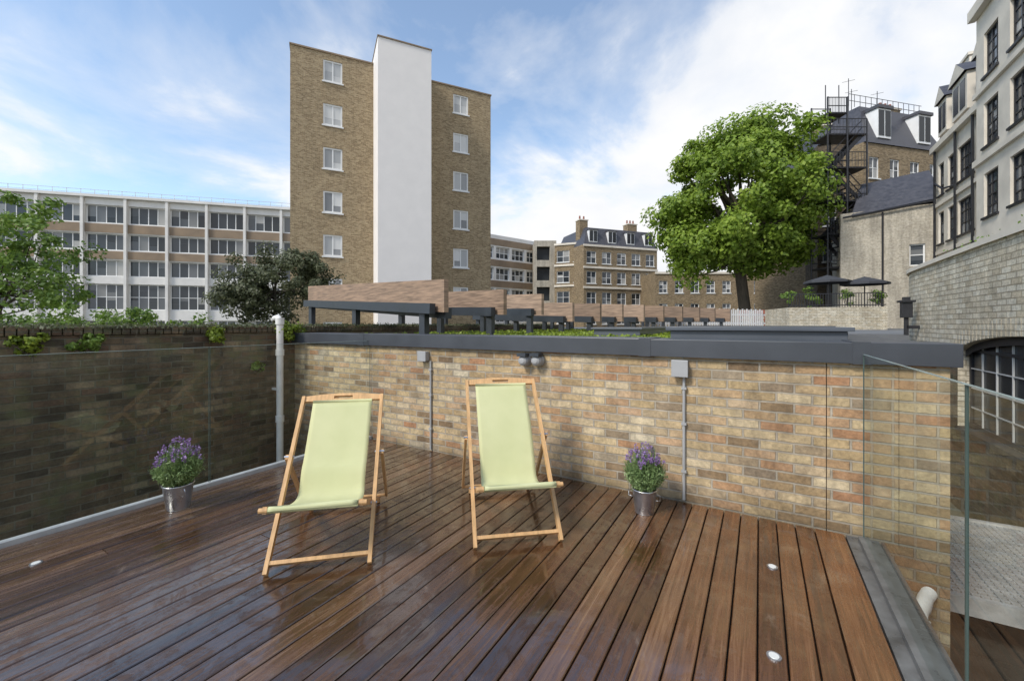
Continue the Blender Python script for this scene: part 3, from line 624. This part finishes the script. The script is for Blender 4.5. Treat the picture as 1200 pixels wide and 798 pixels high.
for a in (.4,1.3,2.9,4.3): q=loc(a,-1.2,0); shrub('potted_shrub',(q[0],q[1],z0+.6),(.4,.4,.45),12,50,.15,.08,M['leafmid'])
# ---------------------------------------------------------------- cream brick building on the right
g=grp('cream_brick_outbuilding'); CX=2.5; y0,y1=-1.5,12.7; CR=2.0
wa,wb,wz0,wz1,rise=4.6,8.6,.02,1.12,.34
def xc(y):
    t=y-(y1-CR)
    return CX if t<=0 else CX+CR-math.sqrt(max(0,CR*CR-t*t))
mb=MB()
def topz(y): return 2.52-.06*((y-7)/5)**2
ys=sorted(set([y0,3.0,wa,wb]+[wa+(wb-wa)*i/16 for i in range(17)]+[wb+(y1-CR-wb)*i/5 for i in range(6)]+[y1-CR+CR*math.sin(math.pi/2*i/12) for i in range(13)]+[y0+(wa-y0)*i/8 for i in range(9)]))
def arch(y): t=(y-wa)/(wb-wa)*2-1; return wz1+rise*math.sqrt(max(0,1-t*t*.92))-rise*.28
for i in range(len(ys)-1):
    a,b=ys[i],ys[i+1]; mid=(a+b)/2; xa,xb=xc(a),xc(b)
    if wa<mid<wb:
        mb.poly([(CX,b,arch(b)),(CX,a,arch(a)),(CX,a,topz(a)),(CX,b,topz(b))],0)
        mb.poly([(CX,b,GZ),(CX,a,GZ),(CX,a,wz0),(CX,b,wz0)],1)
        mb.poly([(CX,a,arch(a)),(CX,b,arch(b)),(CX+.2,b,arch(b)),(CX+.2,a,arch(a))],0)
    else:
        zs=1.17 if mid>wb else .6
        mb.poly([(xb,b,zs),(xa,a,zs),(xa,a,topz(a)),(xb,b,topz(b))],0); mb.poly([(xb,b,GZ),(xa,a,GZ),(xa,a,zs),(xb,b,zs)],1)
    w0,w1=topz(a)+.002,topz(b)+.002
    v8=[(xa-.04,a,w0),(xb-.04,b,w1),(xb+.3,b,w1),(xa+.3,a,w0)]; t8=[(p[0],p[1],p[2]+.07) for p in v8]
    mb.poly(t8,2); mb.poly([v8[0],v8[1],t8[1],t8[0]],2); mb.poly([v8[2],v8[3],t8[3],t8[2]],2)
mb.poly([(CX+CR,y1,GZ),(CX+CR,y1,topz(y1)),(CX+6,y1,topz(y1)),(CX+6,y1,GZ)],0)
mb.poly([(CX,y0,2.3),(CX,y1-CR,2.3),(CX+CR,y1,2.3),(CX+6,y1,2.3),(CX+6,y0,2.3)],0)
for y in (wa,wb): mb.poly([(CX,y,wz0),(CX+.2,y,wz0),(CX+.2,y,arch(y)),(CX,y,arch(y))],0)
mb.done('walls',[M['creambrick'],M['darkbrick'],M['stucco']],g)
mb=MB(); k=10
ayy=[wa+(wb-wa)*i/k for i in range(k+1)]
for i in range(k+1):
    w=.05 if i%5==0 else .016; yy=min(max(ayy[i],wa+w/2),wb-w/2); mb.box(CX+.12,CX+.138,yy-w/2,yy+w/2,wz0,arch(ayy[i])-.02,1 if i%5==0 else 0)
for z,w in ((.30,.014),(.58,.014),(.86,.014)): mb.box(CX+.122,CX+.137,wa,wb,z,z+w,0)
mb.box(CX+.115,CX+.139,wa,wb,wz0,wz0+.06,1); mb.box(CX+.115,CX+.139,wa,wb,1.10,1.14,1)
for i in range(16):
    a=wa+(wb-wa)*i/16;b=wa+(wb-wa)*(i+1)/16
    mb.poly([(CX+.08,a,arch(a)-.0),(CX+.08,b,arch(b)-.0),(CX+.08,b,arch(b)-.10),(CX+.08,a,arch(a)-.10)],1)
mb.box(CX-.03,CX+.114,wa,wb,wz0-.06,wz0-.004,1)
mb.done('arched_window_frame',[M['greyframe'],M['black']],g)
mb=MB(); 
for i in range(k): mb.poly([(CX+.14,ayy[i]+.002,wz0),(CX+.14,ayy[i+1]-.002,wz0),(CX+.14,ayy[i+1]-.002,1.48),(CX+.14,ayy[i]+.002,1.48)])
mb.done('window_panes',M['darkglass'],g)
mb=MB()
for i in range(38):
    y=wa-.1+(wb-wa+.2)*(i+.5)/38; z=arch(min(max(y,wa),wb))
    mb.box(CX-.018,CX-.002,y-.046,y+.046,z+.004,z+.215)
mb.done('arch_voussoirs',M['creambrick'],g)
pts=[]; 
for i in range(90):
    y=rng.uniform(3,9.8); k=60; pts.append(np.stack([rng.normal(CX+.34,.09,k),rng.normal(y,.14,k),2.53+np.abs(rng.normal(0,.08,k))],1))
leafmesh('roof_planting',np.concatenate(pts),.045,M['leafmid'],None)
g=grp('wall_lantern'); mb=MB(); x=CX-.18; yq=10.3
mb.box(x-.075,x+.075,yq-.075,yq+.075,1.62,1.90,0); mb.box(x-.11,x+.11,yq-.11,yq+.11,1.90,1.94,0); mb.box(x-.05,x+.05,yq-.05,yq+.05,1.94,2.0,0); mb.box(x-.03,x+.03,yq-.03,yq+.03,1.3,1.62,0); mb.box(x,CX,yq-.03,yq+.03,1.42,1.48,0); mb.done('body',M['black'],g,bevel=.006)
g=grp('lightwell_floor'); mb=MB()
for i in range(14): mb.box(.75,CX-.01,-1.5+i*.62,-1.5+i*.62+.61,-1.19,-1.1)
mb.done('paving',M['lowdeck'],g)
g=grp('steel_grating'); mb=MB()
for i in range(33): yy=4.72+i*.055; mb.box(1.12,CX-.02,yy,yy+.018,-.72,-.66)
for i in range(25): xx=1.13+i*.055; mb.box(xx,xx+.010,4.70,6.5,-.715,-.655)
for yy in (4.64,6.5): mb.box(1.10,CX-.01,yy,yy+.05,-.78,-.64)
mb.done('bars',M['grate'],g)
# ---------------------------------------------------------------- left garden wall
LXW=-6.1
g=grp('brick_garden_wall'); mb=MB(); mb.box(LXW-.3,LXW,-3,14,GZ,1.38); mb.done('brickwork',M['darkbrick'],g)
mb=MB(); y=-3
while y<14:
    h=random.uniform(-.008,.008); mb.box(LXW-.32,LXW+.02,y,y+.068,1.385,1.475+h); y+=.076
mb.done('brick_on_edge_coping',M['darkbrick'],g,bevel=.006)
pts=[]
for i in range(240):
    y=rng.uniform(-2,13); k=60; pts.append(np.stack([rng.normal(LXW-.10,.12,k),rng.normal(y,.12,k),1.46+np.abs(rng.normal(0,.022,k))],1))
leafmesh('moss',np.concatenate(pts),.03,M['leafdark'],g)
for (u,v,r) in ((32,403,.13),(110,402,.10),(252,392,.13),(301,430,.09),(338,384,.22),(90,404,.07)):
    yq,Yq=onX(u,LXW+.05); shrub('wall_fern',(LXW+.06,yq,Z(v,Yq)),(r*.5,r,r*.75),14,36,r*.38,.045,M['leafmid'] if r<.12 else M['leafyel'])
g=grp('white_vent_pipe'); yq,Yq=onX(328,-5.93); mb=MB(); mb.tube([(-5.93,yq,GZ),(-5.93,yq,1.53)],.045,20); mb.tube([(-5.93,yq,1.50),(-5.93,yq,1.59)],.058,20)
for z in (.1,1.05): mb.tube([(-5.93,yq,z),(-5.93,yq,z+.09)],.056,20)
mb.tube([(-5.93,yq,1.55),(-6.03,yq+.03,1.60),(-6.15,yq+.05,1.585)],.04,12)
mb.box(-6.1,-5.93,yq-.02,yq+.02,.55,.58); mb.done('pipe',M['whitepipe'],g,smooth=False)
# ---------------------------------------------------------------- glass balustrades
def balustrade(x,joints,zt,ch,em):
    g=grp('glass_balustrade')
    for a,b in zip(joints[:-1],joints[1:]):
        mb=MB(); t=.006
        mb.poly([(x,a+.006,.03),(x,b-.006,.03),(x,b-.006,zt),(x,a+.006,zt)],0)
        mb.box(x-t,x+t,a+.006,b-.006,zt,zt+.003,1); mb.box(x-t*.6,x+t*.6,a+.004,a+.0065,.03,zt,2); mb.box(x-t*.6,x+t*.6,b-.0065,b-.004,.03,zt,2)
        mb.done('glass_panel',[M['pane'],M['edge'],em],g)
    mb=MB(); mb.box(x-.03,x+.03,joints[0],joints[-1],-.02,.03); mb.done('base_channel',ch,g)
balustrade(-4.415,[-1.6,.15,1.92,3.79],1.285,M['alu'],M['edged'])
balustrade(.62,[-1.5,-.05,onX(1133,.62)[0],3.73],1.29,M['lead'],M['edged'])
# ---------------------------------------------------------------- wall fittings
def jbox(u,v,w,h,cu,vend):
    g=grp('junction_box'); x,Yq=onY(u,WY); z=Z(v,Yq); mb=MB(); mb.box(x-w/2,x+w/2,WY-.07,WY-.002,z-h/2,z+h/2,0); mb.box(x-w/2-.006,x+w/2+.006,WY-.08,WY-.0705,z-h/2-.006,z+h/2+.006,0); mb.done('box',M['plastic'],g,bevel=.006)
    mb=MB(); xc_,Yc=onY(cu,WY); ze=.02; mb.tube([(xc_,WY-.02,z-h/2),(xc_,WY-.02,ze)],.0115,10)
    for zz in (.25,.65,.95): mb.box(xc_-.02,xc_+.02,WY-.036,WY-.003,zz,zz+.02)
    mb.done('conduit',M['plastic'],g)
jbox(499,417,.12,.11,506,527); jbox(798,431,.12,.13,802,588)
g=grp('wall_light')
mb=MB()
for u in (617.5,632.5):
    x,Yq=onY(u,WY); z=Z(422,Yq)
    prof=[(0,.062),(.03,.062),(.035,.056),(.075,.056),(.10,.045),(.115,.025),(.118,.0)]
    mb.tube([(x,WY-.002-d0,z) for d0,_ in prof],[max(r,.001) for _,r in prof],20,0)
    mb.box(x-.05,x+.05,WY-.13,WY-.03,z+.045,z+.075,1)
mb.done('twin_bulkhead',[M['plastic'],M['steel']],g,smooth=False)
g=grp('overflow_pipe'); mb=MB(); mb.tube([(.97,WY,-.28),(.93,WY-.08,-.29),(.90,WY-.15,-.33),(.89,WY-.17,-.40)],.040,16); mb.tube([(.89,WY-.165,-.385),(.888,WY-.175,-.425)],.047,16); mb.done('pipe',M['whitepipe'],g,smooth=True)
# ---------------------------------------------------------------- deck chairs
def deckchair(fx,fy,ang,topz=1.0,topy=.45,fronty=-.50,frontz=.41,sag=.0):
    g=grp('deck_chair'); bd=(-math.sin(ang),math.cos(ang)); X=fx+bd[0]*.45; Y=fy+bd[1]*.45; q=L(X,Y); g.location=(q[0],q[1],.002); g.rotation_euler[2]=YAW+ang
    mb=MB(); wa=.295; wb=.262
    A0=Vector((0,-.45,.012)); A1=Vector((0,topy,topz)); Bf=Vector((0,fronty,frontz)); Br=Vector((0,.52,.012))
    sd=(1,0,0)
    for k in (-1,1):
        o=Vector((k*wa,0,0)); mb.beam(A0+o,A1+o,.024,.042,0,sd)
        o=Vector((k*wb,0,0)); mb.beam(Bf+o,Br+o,.022,.040,0,sd)
        o=Vector((k*(wa+.03),0,0)); pa=A0.lerp(A1,.60); pb=Br.lerp(Bf,.10)
        mb.beam(pa+o,pb+o+Vector((0,.10,0)),.020,.036,0,sd)
    d=(A1-A0).normalized()
    lo=A0+d*.06; mb.beam(lo-Vector((wa-.012,0,0)),lo+Vector((wa-.012,0,0)),.022,.036,0,d)
    db=(Br-Bf).normalized(); r=Br-db*.09; mb.beam(r-Vector((wb-.011,0,0)),r+Vector((wb-.011,0,0)),.02,.034,0,db)
    mb.tube([Bf+Vector((-wb-.03,0,0)),Bf+Vector((wb+.03,0,0))],.015,10)
    pe=Br.lerp(Bf,.10)+Vector((0,.10,0)); mb.tube([pe-Vector((wa+.03,0,0)),pe+Vector((wa+.03,0,0))],.012,8)
    for k in (-1,1): 
        pv=A0.lerp(A1,.30); mb.tube([pv+Vector((k*(wa+.02),0,0)),pv+Vector((k*(wb-.02),0,0))],.008,8,1)
        pv=A0.lerp(A1,.60); mb.tube([pv+Vector((k*(wa+.046),0,0)),pv+Vector((k*(wa-.02),0,0))],.008,8,1)
    up=d; nrm=Vector((1,0,0)).cross(d).normalized(); N=16; th=.011
    T=A1-d*.01
    def pt(x,h,o): return T+Vector((x,0,0))+up*h+nrm*o
    hw=wa-.012; sl=.085
    for i in range(N):
        xa=-hw+2*hw*i/N; xb=-hw+2*hw*(i+1)/N
        ta=.012+.022*math.cos(xa/hw*math.pi/2); tb=.012+.022*math.cos(xb/hw*math.pi/2)
        segs=[(-.035,ta,tb)] if not (abs((xa+xb)/2)<sl) else [(-.035,-.016,-.016),(.010,ta,tb)]
        for (b0,h1,h2) in segs:
            c8=[pt(xa,b0,-th),pt(xb,b0,-th),pt(xb,h2,-th),pt(xa,h1,-th),pt(xa,b0,th),pt(xb,b0,th),pt(xb,h2,th),pt(xa,h1,th)]
            for fc in ((0,1,2,3),(7,6,5,4),(0,4,5,1),(3,2,6,7),(1,5,6,2),(0,3,7,4)): mb.poly([c8[t] for t in fc])
    mb.done('wood_frame',[M['woodchair'],M['galv']],g)
    S=MB(); P0=A1-d*.045
    pts=[]; 
    ctrl=[P0,Vector((0,topy-.30,topz-.37)),Vector((0,.03,frontz+.02)),Vector((0,-.06,frontz-.12)),Vector((0,-.22,frontz-.115)),Vector((0,fronty+.15,frontz-.055)),Bf+Vector((0,.0,.017)),Bf+Vector((0,-.020,0))]
    nS=40
    for i in range(nS+1):
        t=i/nS*(len(ctrl)-1); k=min(int(t),len(ctrl)-2); f_=t-k
        p0=ctrl[max(k-1,0)];p1=ctrl[k];p2=ctrl[k+1];p3=ctrl[min(k+2,len(ctrl)-1)]
        pts.append(.5*((2*p1)+(p2-p0)*f_+(2*p0-5*p1+4*p2-p3)*f_**2+(3*p1-p0-3*p2+p3)*f_**3))
    nx=14
    for i,p in enumerate(pts):
        tt=i/nS; w=.222+.018*min(1,max(0,(tt-.4)*3)); w-=.006*math.sin(tt*math.pi)
        for j in range(nx+1):
            x=-w+2*w*j/nx; dz=-.012*math.sin(math.pi*tt)*(1-(x/w)**2)+.002*math.sin(j*1.1+i*.25)*math.sin(math.pi*tt)
            S.v.append((x,p.y,p.z+dz))
    for i in range(nS):
        for j in range(nx): a=i*(nx+1)+j; S.f.append((a,a+1,a+nx+2,a+nx+1)); S.m.append(0)
    o=S.done('canvas_sling',M['fabric'],g,smooth=True); md=o.modifiers.new('th','SOLIDIFY'); md.thickness=.003
    R=MB(); tb=P0; R.tube([tb-Vector((.222,0,0)),tb+Vector((.222,0,0))],.013,10); R.tube([Bf-Vector((.243,0,0)),Bf+Vector((.243,0,0))],.020,12); R.done('canvas_hems',M['fabric'],g,smooth=True)
    return g
deckchair(-1.175,2.54,math.radians(12.5),topz=.915,topy=.42,fronty=-.56,frontz=.44)
deckchair(.047,2.825,math.radians(9.8),topz=1.0,topy=.45,fronty=-.50,frontz=.42)
# ---------------------------------------------------------------- lavender in buckets
def lavender(u,v,r,h,ph):
    g=grp('potted_lavender'); q=G(u,v); 
    mb=MB(); n=28
    prof=[(r*.74,.0),(r*.76,.004),(r*.98,h-.012),(r*1.05,h-.006),(r*1.05,h),(r*.97,h),(r*.93,h-.03)]
    mb.tube([(q[0],q[1],.003+z) for _,z in prof],[a for a,_ in prof],n,0,cap=True)
    for sgn in (-1,1): mb.tube([(q[0]+sgn*r*1.0,q[1],h*.86),(q[0]+sgn*r*1.3,q[1]-.005,h*.82),(q[0]+sgn*r*1.28,q[1]-.01,h*.62),(q[0]+sgn*r*.95,q[1]-.01,h*.60)],.004,6)
    mb.done('metal_bucket',M['galv'],g,smooth=True)
    mb=MB(); mb.tube([(q[0],q[1],h-.035),(q[0],q[1],h-.018)],r*.92,20); mb.done('soil',M['soil'],g)
    sm=MB(); lv=[];pu=[]
    for i in range(300):
        a=rng.uniform(0,2*math.pi); rr=rng.random()**.55; b=Vector((q[0]+math.cos(a)*r*.6*rr,q[1]+math.sin(a)*r*.6*rr,h-.02))
        sp=r*1.8*rr; hh=ph*(1-.5*rr*rr)*rng.uniform(.62,1.08)
        t=Vector((q[0]+math.cos(a)*sp,q[1]+math.sin(a)*sp,h+hh)); mid=b.lerp(t,.5)+Vector((math.cos(a)*r*.2,math.sin(a)*r*.2,.01))
        sm.tube([b,mid,t],[.0022,.0018,.0012],4,0,cap=False)
        for k in range(26):
            f_=rng.random()*.86; p=(b.lerp(mid,f_*2) if f_<.5 else mid.lerp(t,f_*2-1)); lv.append(tuple(p+Vector(rng.normal(size=3)*.009)))
        if rng.random()<.42 and hh>ph*.62:
            for k in range(15): pu.append(tuple(t+Vector((rng.normal()*.006,rng.normal()*.006,rng.uniform(-.03,.015)))))
    sm.done('stems',M['lavgreen'],g)
    leafmesh('leaves',lv,.028,M['lavgreen'],g,up=0,aspect=.28); leafmesh('flowers',pu,.015,M['lavpurple'],g,up=0,aspect=.8)
lavender(209,595,.105,.20,.35); lavender(755,600,.095,.19,.36)

# ---------------------------------------------------------------- light
EL=math.radians(44); sx,sy=L(-.77,-.64); az=math.atan2(sx,sy)
sun=bpy.data.lights.new('sun','SUN'); sun.energy=3.0; sun.angle=math.radians(12); sun.color=(1,.94,.85)
so=bpy.data.objects.new('sun',sun); scene.collection.objects.link(so)
dv=Vector((math.sin(az)*math.cos(EL),math.cos(az)*math.cos(EL),math.sin(EL))); so.rotation_euler=dv.to_track_quat('Z','Y').to_euler()
w=bpy.data.worlds.new('World'); scene.world=w; w.use_nodes=True; nt=w.node_tree; bg=nt.nodes['Background']
sky=nt.nodes.new('ShaderNodeTexSky'); sky.sky_type='NISHITA'; sky.sun_disc=False; sky.sun_elevation=EL; sky.sun_rotation=az; sky.air_density=1.0; sky.dust_density=.5; sky.ozone_density=1.4
tc=nt.nodes.new('ShaderNodeTexCoord'); sp=nt.nodes.new('ShaderNodeSeparateXYZ'); nt.links.new(tc.outputs['Generated'],sp.inputs[0])
zz=mth(nt,'ADD',mth(nt,'MAXIMUM',sp.outputs[2],0.0),.22)
cb=nt.nodes.new('ShaderNodeCombineXYZ'); nt.links.new(mth(nt,'DIVIDE',sp.outputs[0],zz),cb.inputs[0]); nt.links.new(mth(nt,'DIVIDE',sp.outputs[1],zz),cb.inputs[1])
n1=noise(nt,1.25,cb.outputs[0],12,.57,.35); 
right=mth(nt,'ADD',mth(nt,'MULTIPLY',sp.outputs[0],c),mth(nt,'MULTIPLY',sp.outputs[1],s))
low=mth(nt,'SUBTRACT',.60,sp.outputs[2])
f=mth(nt,'ADD',n1.outputs[0],mth(nt,'ADD',mth(nt,'MULTIPLY',right,.20),mth(nt,'MULTIPLY',low,.52)))
cr=ramp(nt,[(.50,0.04),(.58,.30),(.66,.85),(.73,1.0)]); nt.links.new(f,cr.inputs[0])
n2=noise(nt,2.5,cb.outputs[0],6,.5); cc=ramp(nt,[(.3,(.90,.915,.95)),(.6,(1,1,1))]); nt.links.new(n2.outputs[0],cc.inputs[0])
cl=mixc(nt,cc.outputs[0],(6.9,6.9,6.9),1,'MULTIPLY')
sk=mixc(nt,sky.outputs[0],(1.75,1.72,1.62),1,'MULTIPLY')
k=mixc(nt,sk,cl,cr.outputs[0])
nt.links.new(k,bg.inputs[0]); bg.inputs[1].default_value=.15
# ---------------------------------------------------------------- camera
cam=bpy.data.cameras.new('camera'); co=bpy.data.objects.new('camera',cam); scene.collection.objects.link(co)
co.location=(0,0,H); co.rotation_euler=(math.pi/2,0,YAW); cam.sensor_width=36; cam.lens=F/1200*36; cam.shift_y=-19/1200; cam.clip_start=.02; cam.clip_end=2000
scene.camera=co
scene.view_settings.view_transform='Standard'; scene.view_settings.look='None'; scene.view_settings.exposure=0
